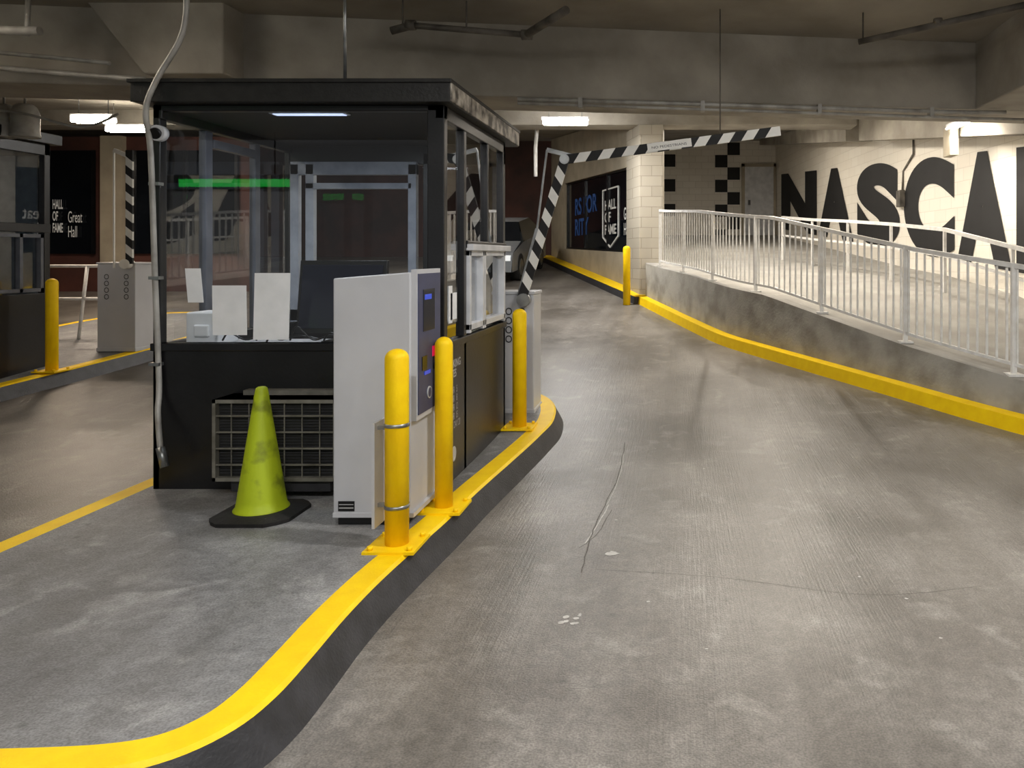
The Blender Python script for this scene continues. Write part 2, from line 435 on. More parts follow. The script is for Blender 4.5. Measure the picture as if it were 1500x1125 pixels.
npst=int(T/1.25)
for k in range(npst+1):
    p=at(T*k/npst);z=max(zt(p[1]),G(p[1])+.16)
    mb.bar((p[0],p[1],z-.01),(p[0],p[1],z+HR),.045,.045,0)
    mb.box(p[0]-.07,p[0]+.07,p[1]-.07,p[1]+.07,z-.01,z+.012,0)
mb.obj('ramp_guard_railing',[M['rail']])
mb=MB()
a=Vector((2.0,15.5,0));b=Vector((4.35,8.0,0))
P=[]
for k in range(7):
    p=a.lerp(b,k/6);p.z=zt(p.y);P.append(p.copy())
    mb.bar(p,p+Vector((0,0,.86)),.04,.04,0)
for p,q in zip(P,P[1:]):
    mb.bar(p+Vector((0,0,.86)),q+Vector((0,0,.86)),.05,.05,0);mb.bar(p+Vector((0,0,.5)),q+Vector((0,0,.5)),.035,.035,0)
mb.obj('handrail',[M['rail']])

# ------------------------------------------------------------------ right mural wall
mb=MB()
def wq(ya,yb,z0,z1a,z1b,th=.2):
    return [(wx(ya),ya,z0),(wx(ya)+th,ya,z0),(wx(yb)+th,yb,z0),(wx(yb),yb,z0),(wx(ya),ya,z1a),(wx(ya)+th,ya,z1a),(wx(yb)+th,yb,z1b),(wx(yb),yb,z1b)]
mb.hexa(wq(0,8,-.02,3.9,3.9));mb.hexa(wq(8,24.3,-.02,3.9,H(24.3)))
mb.obj('wall_right',[M['block']])
mb=MB()
def sb(y): return 3.35+.135*(y-11)
for a,b in ((8.4,14.9),(15.7,24.1)):
    mb.hexa([(wx(a)-.55,a,sb(a)),(wx(a)-.005,a,sb(a)),(wx(b)-.005,b,sb(b)),(wx(b)-.55,b,sb(b)),(wx(a)-.55,a,H(a)-.01),(wx(a)-.005,a,H(a)-.01),(wx(b)-.005,b,max(sb(b)+.02,H(b)-.01)),(wx(b)-.55,b,max(sb(b)+.02,H(b)-.01))],0)
mb.obj('wall_soffit_beam',[M['beam']])
mural=empty('wall_mural_lettering',(0,0,0))
def ybyu(k): return 5.58/(k+.109)
letters=[('N',1145,1197),('A',1199,1251),('S',1256,1319),('C',1325,1399),('A',1403,1484),('R',1490,1585)]
for i,(ch,ua,ub) in enumerate(letters):
    y_a=ybyu((ua-1000)/1130);y_b=ybyu((ub-1000)/1130)
    za=2.48-.079*(23.5-y_a);zb=2.48-.079*(23.5-y_b)
    d=Vector((wx(y_b)-wx(y_a),y_b-y_a,zb-za))
    text('letter_%d'%i,ch,(wx(y_a)-.012,y_a,za),d.normalized(),(0,0,1),d.length,1.66,M['mural'],mural,bold=.066)

mb=MB();mb.box(-1.2,3.0,24.3,24.5,1.2,H(24.3)+.02)
mb.obj('wall_back',[M['blockb']])
mb=MB()
for x0_,cols,zlo,zhi in ((-.62,1,2.9,4.8),(1.02,2,2.1,4.9)):
    r=0;z=zlo
    while z<zhi:
        for c in range(cols):
            if (r+c)%2==0: mb.box(x0_+c*.39,x0_+(c+1)*.39,24.28,24.3,z,z+.39)
        r+=1;z+=.39
mb.obj('checkered_flag_mural',[M['mural']])
mb=MB()
mb.box(1.95,2.85,24.2,24.29,2.3,4.45,0);mb.box(1.85,1.95,24.18,24.3,2.3,4.55,1);mb.box(2.85,2.93,24.18,24.3,2.3,4.55,1);mb.box(1.85,2.93,24.18,24.3,4.45,4.55,1);mb.box(2.05,2.12,24.12,24.2,3.25,3.4,2)
mb.obj('door_1',[M['white'],M['cream'],M['kdark']])
mb=MB();X=wx(10.9)-.56
mb.box(X-.12,X,10.7,11.0,3.05,3.45,0)
mb.obj('wall_junction_box',[M['cream']],bevel=.01)
mb=MB()
mb.path([(wx(13.6)-.03,13.6,3.75),(wx(13.6)-.03,13.6,3.45),(wx(13.9)-.03,14.1,3.2),(wx(14.1)-.03,14.1,2.8)],.02,0)
mb.box(wx(14.1)-.1,wx(14.1)-.01,14.0,14.25,2.55,2.85,0)
mb.obj('wall_conduit',[M['pipedark']])

# ------------------------------------------------------------------ storefront wall
p0=Vector((-.70,15.0,0));p1=Vector((-4.0,23.5,0));dd=(p1-p0).normalized();nn=Vector((.931,.364,0))
def sw(mb,a,b,z0a,z0b,z1a,z1b,th,m,off=0):
    L=(p1-p0).length
    A=p0+dd*(a*L)+nn*off;B=p0+dd*(b*L)+nn*off
    def q(P,z,o): 
        r=P+nn*o;return (r.x,r.y,z)
    mb.hexa([q(A,z0a,0),q(A,z0a,th),q(B,z0b,th),q(B,z0b,0),q(A,z1a,0),q(A,z1a,th),q(B,z1b,th),q(B,z1b,0)],m)
mb=MB()
sw(mb,0,1,.5,1.3,1.69,1.9,.25,0)
sw(mb,0,1,3.48,3.75,4.48,5.2,.25,0)
sw(mb,0,.1,1.69,1.71,3.48,3.51,.25,0)
sw(mb,.8,1,1.86,1.9,3.69,3.75,.25,0)
mb.obj('wall_storefront',[M['cream']])
mb=MB()
sw(mb,.1,.8,1.71,1.86,3.51,3.69,.04,0,.1)
for t in (.1,.335,.57,.795):
    sw(mb,t,t+.008,1.71+.2*(t-.1),1.71+.2*(t-.1),3.51+.25*(t-.1),3.51+.25*(t-.1),.06,1,.06)
sw(mb,.1,.8,1.69,1.84,1.75,1.9,.07,1,.05);sw(mb,.1,.8,3.47,3.65,3.51,3.69,.07,1,.05)
mb.obj('window_1',[M['dglass'],M['kdark']])
sgn=empty('window_sign_graphics')
Lw=(p1-p0).length
def onw(t,z,o=.09):
    r=p0+dd*(t*Lw)+nn*o;return Vector((r.x,r.y,z))
rd=-dd
text('hall_text','HALL\nOF\nFAME',onw(.37,2.15),rd,(0,0,1),.95,.8,M['signw'],sgn,bold=.02)
mb=MB()
a=onw(.39,1.85);w_=1.3
pp=[(0.5,0),(1,.25),(1,1.35),(0,1.35),(0,.25)]
for (u1,v1),(u2,v2) in zip(pp,pp[1:]+pp[:1]):
    mb.bar(a+rd*(u1*w_)+Vector((0,0,v1)),a+rd*(u2*w_)+Vector((0,0,v2)),.02,.03,0)
mb.obj('shield_outline',[M['signw']],sgn)
text('script_text','Great\nHall',onw(.2,2.1),rd,(0,0,1),.6,.6,M['signw'],sgn,bold=.005)
text('blue_text','RS FOR\nRITY',onw(.70,2.2),rd,(0,0,1),2.3,1.0,M['signb'],sgn,bold=.02)
mb=MB()
mb.hexa([(-.84,14.93,.6),(-.38,14.93,.6),(-.38,15.9,.6),(-1.16,15.9,.6),(-.84,14.93,4.2),(-.38,14.93,4.2),(-.38,15.9,4.2),(-1.16,15.9,4.2)],0)
mb.obj('wall_block_pillar',[M['blockx']],bevel=.01)
mb=MB()
q0=Vector((-.93,14.72,0));q1=Vector((-4.35,23.4,0))
N_=10
for k in range(N_):
    A=q0.lerp(q1,k/N_);B=q0.lerp(q1,(k+1)/N_)
    ga,gb=G(A.y),G(B.y)
    def z_(P,o,z): r=P+nn*o;return (r.x,r.y,z)
    mb.hexa([z_(A,0,ga-.02),z_(A,.34,ga-.02),z_(B,.34,gb-.02),z_(B,0,gb-.02),z_(A,.02,ga+.14),z_(A,.34,ga+.14),z_(B,.34,gb+.14),z_(B,.02,gb+.14)],1)
    mb.hexa([z_(A,.02,ga+.14),z_(A,.34,ga+.14),z_(B,.34,gb+.14),z_(B,.02,gb+.14),z_(A,.03,ga+.16),z_(A,.34,ga+.16),z_(B,.34,gb+.16),z_(B,.03,gb+.16)],0)
mb.obj('storefront_curb',[M['yel'],M['blkcurb']])

# far walls
mb=MB();mb.box(-20,-4.1,24.6,24.8,1.2,H(24.6)+.02);mb.obj('wall_far',[M['maroon']])
mb=MB();mb.box(-20.2,-20,-5,24.8,-.05,H(24.6));mb.obj('wall_left',[M['dark']])
mb=MB()
mb.box(-15,-9.2,16.5,16.7,G(16.5)-.02,4.2,0);mb.box(-14.5,-12.55,16.44,16.5,1.7,3.9,1);mb.box(-11.7,-9.5,16.44,16.5,1.7,3.9,1)
for x in (-14.5,-12.55,-11.7,-10.6,-9.5): mb.box(x-.03,x+.03,16.4,16.46,1.7,3.9,2)
mb.box(-12.35,-11.9,16.35,16.5,G(16.4)-.02,4.2,3)
mb.obj('wall_left_storefront',[M['maroon'],M['dglass'],M['kdark'],M['cream']])
sg2=empty('wall_sign_graphics')
text('hall_text','HALL\nOF\nFAME',(-13.38,16.38,2.15),(1,0,0),(0,0,1),.22,.7,M['signw'],sg2,bold=.02)
text('script_text','Great\nHall',(-13.05,16.38,2.05),(1,0,0),(0,0,1),.3,.55,M['signw'],sg2,bold=.0)

# ------------------------------------------------------------------ BOOTH
booth=empty('parking_booth',(-2.46,5.8,.15));binv=Matrix.Translation((2.46,-5.8,-.15))
def bp(mb,name,mats,bevel=0):
    o=mb.obj(name,mats,None,bevel);o.parent=booth;o.matrix_parent_inverse=binv;return o
XL,XR,YF,YB=-3.40,-1.53,4.95,6.65
Z0=.15;ZS=1.09;ZTp=2.53;ZR=2.62
mb=MB()
mb.box(XL,XR,YF,YF+.06,Z0,ZS);mb.box(XL,XR,YB-.06,YB,Z0,ZS);mb.box(XL,XL+.06,YF+.06,YB-.06,Z0,ZS);mb.box(XR-.06,XR,YF+.06,YB-.06,Z0,ZS)
mb.box(XL-.01,XR+.015,YF-.015,YF+.08,ZS-.05,ZS)
mb.box(XR-.03,XR+.015,YF,YB,ZS-.05,ZS)
mb.box(XL,XR,YF,YF+.06,ZTp+.05,ZR);mb.box(XL,XR,YB-.06,YB,ZTp-.1,ZR);mb.box(XL,XL+.06,YF,YB,ZTp,ZR);mb.box(XR-.06,XR,YF,YB,ZTp,ZR)
for x in (XL,XR-.11):
    for y in (YF,YB-.07):
        mb.box(x,x+(.11 if x>-3 else .045),y,y+.07,Z0,ZR)
mb.box(XR-.05,XR,5.40,5.46,Z0,ZTp)
mb.box(XR-.05,XR+.01,5.46,YB,1.70,1.76)
mb.box(XR-.05,XR,6.05,6.09,1.76,ZTp)
mb.box(-2.22,-2.15,YB-.06,YB,ZS,ZTp)
bp(mb,'frame_panels',[M['black']],.006)
mb=MB()
mb.box(XL,XL+.05,5.42,5.5,ZS,ZTp);mb.box(XL,XL+.05,6.05,6.12,ZS,ZTp);mb.box(XL+.01,XL+.06,5.5,6.05,2.42,2.48);mb.box(XL+.01,XL+.06,6.12,6.58,1.1,1.16)
bp(mb,'left_mullions',[M['mull']],.004)
mb=MB()
mb.box(XL-.075,XR+.065,YF-.1,YB+.22,ZR,2.755,0)
mb.box(XR+.065,XR+.075,YF-.095,YB+.215,ZR+.005,2.75,1)
mb.box(XL-.09,XR+.08,YF-.115,YB+.235,2.74,2.765,0)
bp(mb,'roof',[M['roofm'],M['roofw']],.004)
mb=MB()
mb.quad([(XL+.045,YF+.03,ZS),(XR-.11,YF+.03,ZS),(XR-.11,YF+.03,ZTp+.05),(XL+.045,YF+.03,ZTp+.05)])
mb.quad([(XL+.025,YF+.07,ZS),(XL+.025,YB-.07,ZS),(XL+.025,YB-.07,ZTp),(XL+.025,YF+.07,ZTp)])
bp(mb,'glass_panes',[M['glass']])
mb=MB()
mb.quad([(XR-.03,YF+.07,ZS),(XR-.03,5.40,ZS),(XR-.03,5.40,ZTp),(XR-.03,YF+.07,ZTp)])
mb.quad([(XR-.03,5.46,1.76),(XR-.03,YB-.07,1.76),(XR-.03,YB-.07,ZTp),(XR-.03,5.46,ZTp)])
mb.quad([(XR-.03,5.5,1.15),(XR-.03,YB-.1,1.15),(XR-.03,YB-.1,1.68),(XR-.03,5.5,1.68)])
bp(mb,'glass_side',[M['glasss']])
mb=MB()
mb.quad([(XL+.06,YB-.03,ZS),(XR-.06,YB-.03,ZS),(XR-.06,YB-.03,ZTp-.1),(XL+.06,YB-.03,ZTp-.1)])
bp(mb,'glass_rear',[M['glassr']])
mb=MB()
for z in (1.12,1.65): mb.box(XR-.045,XR+.02,5.48,YB-.06,z,z+.045)
for y in (5.48,5.84,5.89,6.53): mb.box(XR-.045,XR+.02,y,y+.04,1.1,1.69)
mb.box(XR-.02,XR+.05,5.46,YB,1.69,1.735)
bp(mb,'sliding_window_frame',[M['white']],.004)
mb=MB()
for x in (-3.33,-3.2,-2.33): mb.box(x,x+.07,YB-.11,YB-.05,ZS,2.43)
mb.box(-3.33,-2.26,YB-.11,YB-.05,2.34,2.45);mb.box(-3.2,-2.3,YB-.11,YB-.05,2.22,2.27);mb.box(-3.33,-2.26,YB-.11,YB-.05,1.1,1.2)
bp(mb,'rear_door_frame',[M['bluegrey']],.004)
mb=MB()
mb.box(XL+.06,XR-.06,YF+.08,5.45,1.03,1.065,0)
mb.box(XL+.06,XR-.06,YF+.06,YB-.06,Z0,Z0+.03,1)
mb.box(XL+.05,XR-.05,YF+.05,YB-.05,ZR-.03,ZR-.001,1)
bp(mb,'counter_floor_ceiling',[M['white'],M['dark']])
mb=MB()
mb.box(-2.7,-2.2,5.03,5.11,ZR-.04,ZR-.03,0);mb.box(-2.68,-2.22,5.04,5.10,ZR-.044,ZR-.04,1)  # added glowing panel to go with the fill, not a known booth fixture
M['boothfill']=mat('booth_fill_panel',(220,230,255),rough=.5,emit=(205,220,255),es=1.0)
bp(mb,'added_fill_panel',[M['white'],M['boothfill']])
l=bpy.data.lights.new('interior_fill','AREA');l.shape='RECTANGLE';l.size=.46;l.size_y=.2;l.energy=9;l.color=(.88,.93,1)  # added fill light, lifts the dark booth interior
lo=bpy.data.objects.new('interior_fill',l);link(lo);lo.location=(-2.45,5.2,ZR-.06);lo.parent=booth;lo.matrix_parent_inverse=binv
mb=MB()
def tiltbox(mb,x0,x1,y,z0,z1,lean,th,m=0,skew=0):
    mb.hexa([(x0,y,z0),(x1,y,z0),(x1,y+th,z0),(x0,y+th,z0),(x0+skew,y+lean,z1),(x1+skew,y+lean,z1),(x1+skew,y+lean+th,z1),(x0+skew,y+lean+th,z1)],m)
yy=YF+.024
tiltbox(mb,-3.03,-2.81,yy,1.14,1.46,.0,.003,0,-.005)
tiltbox(mb,-2.77,-2.54,yy,1.11,1.54,.0,.003,0,.01)
tiltbox(mb,-3.19,-3.09,yy,1.35,1.57,.0,.003,0,-.02)
bp(mb,'taped_notices',[M['paper']])
mb=MB()
mb.box(-1.555,-1.552,5.12,5.2,1.2,1.45)
mb.box(-1.557,-1.552,5.16,5.3,1.22,1.4)
bp(mb,'side_notices',[M['paper']])
mb=MB()
tiltbox(mb,-2.56,-1.98,5.1,1.14,1.62,.07,.04,0)
tiltbox(mb,-2.54,-2.0,5.095,1.17,1.59,.062,.004,1)
mb.box(-2.32,-2.22,5.2,5.26,1.065,1.3);mb.box(-2.4,-2.14,5.12,5.36,1.065,1.085)
bp(mb,'monitor',[M['kdark'],M['screen']],.006)
mb=MB()
mb.box(-3.26,-3.05,5.06,5.3,1.065,1.28);mb.box(-3.2,-3.1,5.04,5.06,1.12,1.2)
bp(mb,'counter_phone_box',[M['paper']],.01)
mb=MB()
for s in range(5):
    x=-3.0+s*.22
    pts=[(x,5.03,1.10),(x+.05,5.02,1.15+.02*(s%3)),(x+.15,5.03,1.105),(x+.26,5.05,1.13),(x+.4,5.06,1.105)]
    mb.path(catmull(pts,6),.006,0,8)
mb.path(catmull([(-2.72,5.03,1.07),(-2.68,5.02,1.14),(-2.6,5.03,1.2),(-2.52,5.05,1.22)],6),.006,0,8)
bp(mb,'cables',[M['kdark']])
mb=MB()
mb.cyl((-3.33,4.93,2.43),(-3.33,4.88,2.43),.05,0,20);mb.cyl((-3.33,4.88,2.43),(-3.33,4.86,2.42),.035,1,20)
mb.cyl((-3.33,4.96,2.43),(-3.33,4.93,2.43),.03,0,16)
bp(mb,'booth_camera',[M['white'],M['kdark']])
t=text('rates_text','PARKING\nRATES',(XR+.004,5.0,.84),(0,1,0),(0,0,1),.3,.12,M['label'],None,bold=.02);t.parent=booth;t.matrix_parent_inverse=binv
t=text('rates_list','0-1 HR   5\n1-2 HR   8\n2-3 HR  12\n3-4 HR  15\nMAX DAY 20',(XR+.004,5.03,.5),(0,1,0),(0,0,1),.26,.28,M['label'],None);t.parent=booth;t.matrix_parent_inverse=binv
mb=MB();mb.cyl((XR+.001,5.15,.33),(XR+.004,5.15,.33),.05,0,20);bp(mb,'logo_sticker',[M['label']])

mb=MB()
pts=[(-3.06,4.83,3.88),(-3.10,4.83,3.4),(-3.13,4.83,3.05),(-3.29,4.83,2.76),(-3.355,4.82,2.56),(-3.365,4.88,2.3),(-3.365,4.92,1.5),(-3.34,4.92,.85),(-3.32,4.88,.66),(-3.25,4.80,.45)]
mb.path(catmull(pts,5),.017,0,12)
mb.cyl((-3.25,4.80,.46),(-3.215,4.79,.34),.026,1,14)
for z in (.95,1.5,2.1): mb.box(-3.395,-3.33,4.90,4.95,z,z+.02,1)
mb.obj('conduit_pipe',[M['pipe'],M['steel']])

# AC unit
mb=MB()
ax0,ax1,az0,az1,ay0,ay1=-2.88,-2.12,.27,.77,4.72,4.95
mb.box(ax0,ax1,ay0+.04,ay1,az0,az1,1)
mb.box(ax0,ax1,ay0+.002,ay1,az1-.012,az1,0)
for z in (az0,az1-.022): mb.box(ax0,ax1,ay0,ay0+.04,z,z+.022,0)
for x in (ax0,ax1-.02): mb.box(x,x+.02,ay0,ay0+.05,az0,az1,0)
for k in range(1,7): 
    x=ax0+(ax1-ax0)*k/7;mb.box(x-.003,x+.003,ay0+.015,ay0+.022,az0,az1,0)
for k in range(1,5):
    z=az0+(az1-az0)*k/5;mb.box(ax0,ax1,ay0+.005,ay0+.015,z-.005,z+.005,0)
for k in range(24):
    z=az0+.04+k*.018;mb.box(ax0+.03,ax1-.03,ay0+.032,ay0+.04,z,z+.006,2)
mb.box(ax0+.1,ax1,4.88,4.95,az1,az1+.03,0);mb.box(ax0+.1,ax1-.05,4.75,4.95,.2,az0,2)
mb.obj('air_conditioner_unit',[M['ac'],M['acin'],M['blkcurb']])

# cone
mb=MB()
cx,cy=-2.44,4.47;zb=.151
mb.lathe(cx,cy,[(.15,zb+.03),(.147,zb+.045),(.135,zb+.06),(.128,zb+.1),(.035,zb+.715),(.03,zb+.735),(.02,zb+.742),(.012,zb+.742)],0,36)
o=24
ring=[]
for k in range(o):
    t=2*math.pi*k/o;c,s=math.cos(t),math.sin(t)
    q=.225/max(abs(c),abs(s));q=min(q,.26)
    ring.append((cx+c*q,cy+s*q))
b=len(mb.v)
mb.v+= [(x,y,zb) for x,y in ring]+[(x,y,zb+.022) for x,y in ring]+[(cx+(x-cx)*.72,cy+(y-cy)*.72,zb+.04) for x,y in ring]
for lvl in (0,1):
    for k in range(o):
        j=(k+1)%o;mb.f.append((b+lvl*o+k,b+lvl*o+j,b+(lvl+1)*o+j,b+(lvl+1)*o+k));mb.m.append(1);mb.sm.append(False)
mb.f.append(tuple(b+2*o+k for k in range(o)));mb.m.append(1);mb.sm.append(False)
mb.obj('traffic_cone',[M['cone'],M['rubber']])

# bollards
def bollard(x,y,zb,h=1.02,r=.06,plate=True,clamps=False):
    mb=MB()
    prof=[(r,zb)]+[(r,zb+h-.05)]+[(r*math.cos(a),zb+h-.05+.05*math.sin(a)) for a in (.3,.6,.9,1.2,1.45)]
    mb.lathe(x,y,prof,0,28)
    if plate:
        mb.box(x-.13,x+.13,y-.13,y+.13,zb,zb+.015,0)
        for a in (-1,1):
            for b_ in (-1,1): mb.cyl((x+a*.1,y+b_*.1,zb+.015),(x+a*.1,y+b_*.1,zb+.035),.014,0,6)
    if clamps:
        for z in (.2,.62): mb.cyl((x,y,zb+z),(x,y,zb+z+.018),r+.004,1,28)
        mb.box(x-.115,x-.10,y-.04,y+.12,zb+.1,zb+.64,2)
        mb.box(x-.115,x-r+.01,y+.0,y+.02,zb+.2,zb+.22,1);mb.box(x-.115,x-r+.01,y,y+.02,zb+.60,zb+.62,1)
    mb.obj('safety_bollard',[M['yel'],M['steel'],M['kiosk']])
bollard(-1.478,3.99,.151,clamps=True)
bollard(-1.418,4.58,.151,r=.052)
bollard(-1.40,6.62,G(6.62)+.152)
bollard(-1.06,14.62,G(14.62)+.0,h=1.12,r=.07,plate=False)
bollard(-7.13,8.72,G(8.72)+.152,h=1.05,r=.06)

# ------------------------------------------------------------------ kiosk
ki=empty('ticket_kiosk',(-1.7,4.5,.15));kinv=Matrix.Translation((1.7,-4.5,-.15))
def kp(mb,name,mats,bevel=0):
    o=mb.obj(name,mats,None,bevel);o.parent=ki;o.matrix_parent_inverse=kinv;return o
mb=MB()
kx0,kx1,ky0,ky1=-1.94,-1.51,4.28,4.72
mb.hexa([(kx0,ky0,.2),(kx1,ky0,.2),(kx1,ky1,.2),(kx0,ky1,.2),(kx0,ky0,1.525),(kx1,ky0,1.56),(kx1,ky1,1.56),(kx0,ky1,1.525)])
kp(mb,'cabinet',[M['kiosk']],.008)
mb=MB();mb.box(kx0+.02,kx1-.03,ky0+.02,ky1-.02,.151,.2)
mb.box(kx0,kx1+.02,ky0-.005,ky1,.2,.225,1)
kp(mb,'plinth',[M['kdark'],M['kiosk']])
mb=MB()
mb.box(kx1,kx1+.03,ky0+.01,ky1-.01,.73,1.575,0)
mb.box(kx1+.03,kx1+.036,ky0+.03,ky1-.03,.76,1.55,1)
mb.box(kx1+.036,kx1+.039,ky0+.1,ky1-.14,1.22,1.46,2)
mb.box(kx1+.0385,kx1+.040,ky0+.12,ky1-.2,1.40,1.43,4)
mb.box(kx1+.036,kx1+.040,ky0+.26,ky0+.34,1.06,1.12,3)
mb.box(kx1+.036,kx1+.040,ky0+.12,ky0+.22,.97,.99,4)
mb.box(kx1+.036,kx1+.040,ky0+.08,ky0+.16,1.0,1.08,5)
mb.cyl((kx1+.036,ky0+.3,1.0),(kx1+.085,ky0+.3,.99),.022,5,14)
mb.cyl((kx1+.036,ky0+.2,.86),(kx1+.042,ky0+.2,.86),.035,6,20);mb.cyl((kx1+.042,ky0+.2,.86),(kx1+.043,ky0+.2,.86),.028,1,20)
kp(mb,'face_panel',[M['kiosk'],M['kpanel'],M['screen'],M['pink'],M['blueled'],M['kdark'],M['label']],.002)
mb=MB();mb.box(kx0+.03,kx0+.12,ky0-.004,ky0,.235,.29,0);mb.box(kx0+.035,kx0+.115,ky0-.005,ky0-.004,.25,.256,1);mb.box(kx0+.035,kx0+.115,ky0-.005,ky0-.004,.27,.274,1)
kp(mb,'label_plate',[M['kdark'],M['label']])

# ------------------------------------------------------------------ barrier gates
def striped(mb,p0,p1,w,th,step=.11,mw=0,mk=1):
    p0=Vector(p0);p1=Vector(p1);d=(p1-p0);L=d.length;d.normalize()
    y=Vector((0,1,0));u=y.cross(d).normalized()
    n=max(2,int(L/step));s=L/n;k=-w*.8
    for i in range(n):
        a=i*s;b=(i+1)*s
        a0=a if i==0 else a-k/2;a1=a if i==0 else a+k/2
        b0=b if i==n-1 else b-k/2;b1=b if i==n-1 else b+k/2
        lo,hi=-u*w/2,u*w/2
        mb.hexa([p0+d*a0+lo,p0+d*b0+lo,p0+d*b0+lo+y*th,p0+d*a0+lo+y*th,p0+d*a1+hi,p0+d*b1+hi,p0+d*b1+hi+y*th,p0+d*a1+hi+y*th],(mw if i%2 else mk))
def gate(x0,x1,y,zb,name='barrier_gate'):
    g=empty(name,((x0+x1)/2,y+.15,zb))
    inv=Matrix.Translation((-(x0+x1)/2,-(y+.15),-zb))
    mb=MB()
    mb.box(x0,x1,y,y+.36,zb+.0,zb+1.1,0);mb.box(x0-.01,x1+.01,y-.01,y+.37,zb+1.1,zb+1.13,0)
    mb.box(x0-.01,x1+.01,y-.01,y+.37,zb,zb+.05,0)
    o=mb.obj('cabinet',[M['kiosk']],None,.008);o.parent=g;o.matrix_parent_inverse=inv
    for nm,xx in (('notice_left',x0+.09),('notice_right',x1-.14)):
        t=text(nm,'O\nO\nO\nO',(xx,y-.004,zb+.66),(1,0,0),(0,0,1),.06,.32,M['kdark'],None);t.parent=g;t.matrix_parent_inverse=inv
    return g,inv
gz=G(7.2)+.15
g,inv=gate(-1.72,-1.37,7.1,gz-.02)
mb=MB()
E=(-1.075,7.02,2.53)
striped(mb,(-1.46,7.02,1.28),E,.085,.03,.10)
striped(mb,E,(.89,7.02,2.79),.085,.03,.105)
o=mb.obj('striped_arm',[M['armw'],M['mural']]);o.parent=g;o.matrix_parent_inverse=inv
mb=MB()
mb.bar((-.32,7.012,2.632),(.08,7.012,2.685),.004,.075,0)
mb.bar((-1.24,7.05,2.62),(-1.0,7.05,2.56),.03,.04,1);mb.bar((-1.24,7.05,2.62),(-1.33,7.05,1.9),.015,.02,1);mb.bar((-1.33,7.05,1.9),(-1.5,7.05,1.28),.02,.03,1)
mb.cyl((-1.45,7.0,1.25),(-1.45,7.12,1.25),.06,1,16);mb.cyl((-1.075,7.0,2.53),(-1.075,7.07,2.53),.045,1,16)
o=mb.obj('arm_linkage',[M['armw'],M['steel']]);o.parent=g;o.matrix_parent_inverse=inv
t=text('arm_notice','NO PEDESTRIANS',(-.28,7.008,2.622),(.992,0,.127),(-.127,0,.992),.32,.022,M['mural'],None);t.parent=g;t.matrix_parent_inverse=inv
zl=G(9.7)+.15
g,inv=gate(-7.4,-6.92,9.75,zl+.01)
mb=MB()
striped(mb,(-6.95,9.68,1.55),(-6.95,9.68,2.98),.085,.03,.11)
o=mb.obj('striped_arm',[M['armw'],M['mural']]);o.parent=g;o.matrix_parent_inverse=inv
mb=MB();mb.bar((-7.15,9.7,2.98),(-6.95,9.7,2.9),.03,.05,0);mb.bar((-7.15,9.7,2.98),(-7.15,9.7,1.5),.015,.02,0);mb.cyl((-7.0,9.66,1.55),(-7.0,9.78,1.55),.06,0,16)
o=mb.obj('arm_linkage',[M['armw']]);o.parent=g;o.matrix_parent_inverse=inv
mb=MB()
zr=G(10.6)+.15
for x in (-8.3,-7.75): 
    mb.cyl((x,10.6,zr),(x+.12,10.6,zr+1.0),.022,0,10)
for z in (.55,1.0): mb.cyl((-8.9,10.6,zr+z),(-7.5,10.6,zr+z),.022,0,10)
mb.obj('guard_rail',[M['rail']])

# ------------------------------------------------------------------ left booth
lb=empty('parking_booth',(-8.2,8.2,.3));inv=Matrix.Translation((8.2,-8.2,-.3))
def lp(mb,name,mats,bevel=0):
    o=mb.obj(name,mats,None,bevel);o.parent=lb;o.matrix_parent_inverse=inv
x0,x1,y0,y1,z0=-9.25,-7.42,7.45,9.05,G(7.6)+.15
zt_=2.95
mb=MB()
mb.box(x0,x1,y0,y1,z0,1.22,0)
mb.box(x1-.07,x1+.01,y0,y1,1.92,2.02,0);mb.box(x0,x1,y0,y0+.06,1.92,2.02,0)
mb.box(x0,x1,y0,y1,2.82,zt_,0)
for x in (x0,x1-.08):
    for y in (y0,y1-.08): mb.box(x,x+.08,y,y+.08,z0,zt_,0)
mb.box(x1-.06,x1,8.25,8.31,z0,zt_,0)
mb.box(x0-.1,x1+.08,y0-.1,y1+.08,zt_,zt_+.12,0)
lp(mb,'frame_panels_roof',[M['black']],.006)
mb=MB()
mb.quad([(x1-.033,y0+.08,1.22),(x1-.033,y1-.08,1.22),(x1-.033,y1-.08,2.82),(x1-.033,y0+.08,2.82)])
mb.quad([(x0+.08,y0+.033,1.22),(x1-.08,y0+.033,1.22),(x1-.08,y0+.033,2.82),(x0+.08,y0+.033,2.82)])
lp(mb,'glass_panes',[M['glasss']])
mb=MB()
for y in (7.55,8.0,8.32,8.62,8.9): mb.box(x1-.05,x1+.015,y,y+.04,1.24,1.9)
for z in (1.24,1.86): mb.box(x1-.05,x1+.015,7.55,8.94,z,z+.04)
lp(mb,'sliding_window_frame',[M['mull']])
mb=MB();mb.box(x0+.02,x0+.08,y0+.1,y1-.1,1.22,2.82);mb.box(x0+.1,x1-.1,y1-.06,y1-.02,1.22,2.82);lp(mb,'interior_wall',[M['bluegrey']])

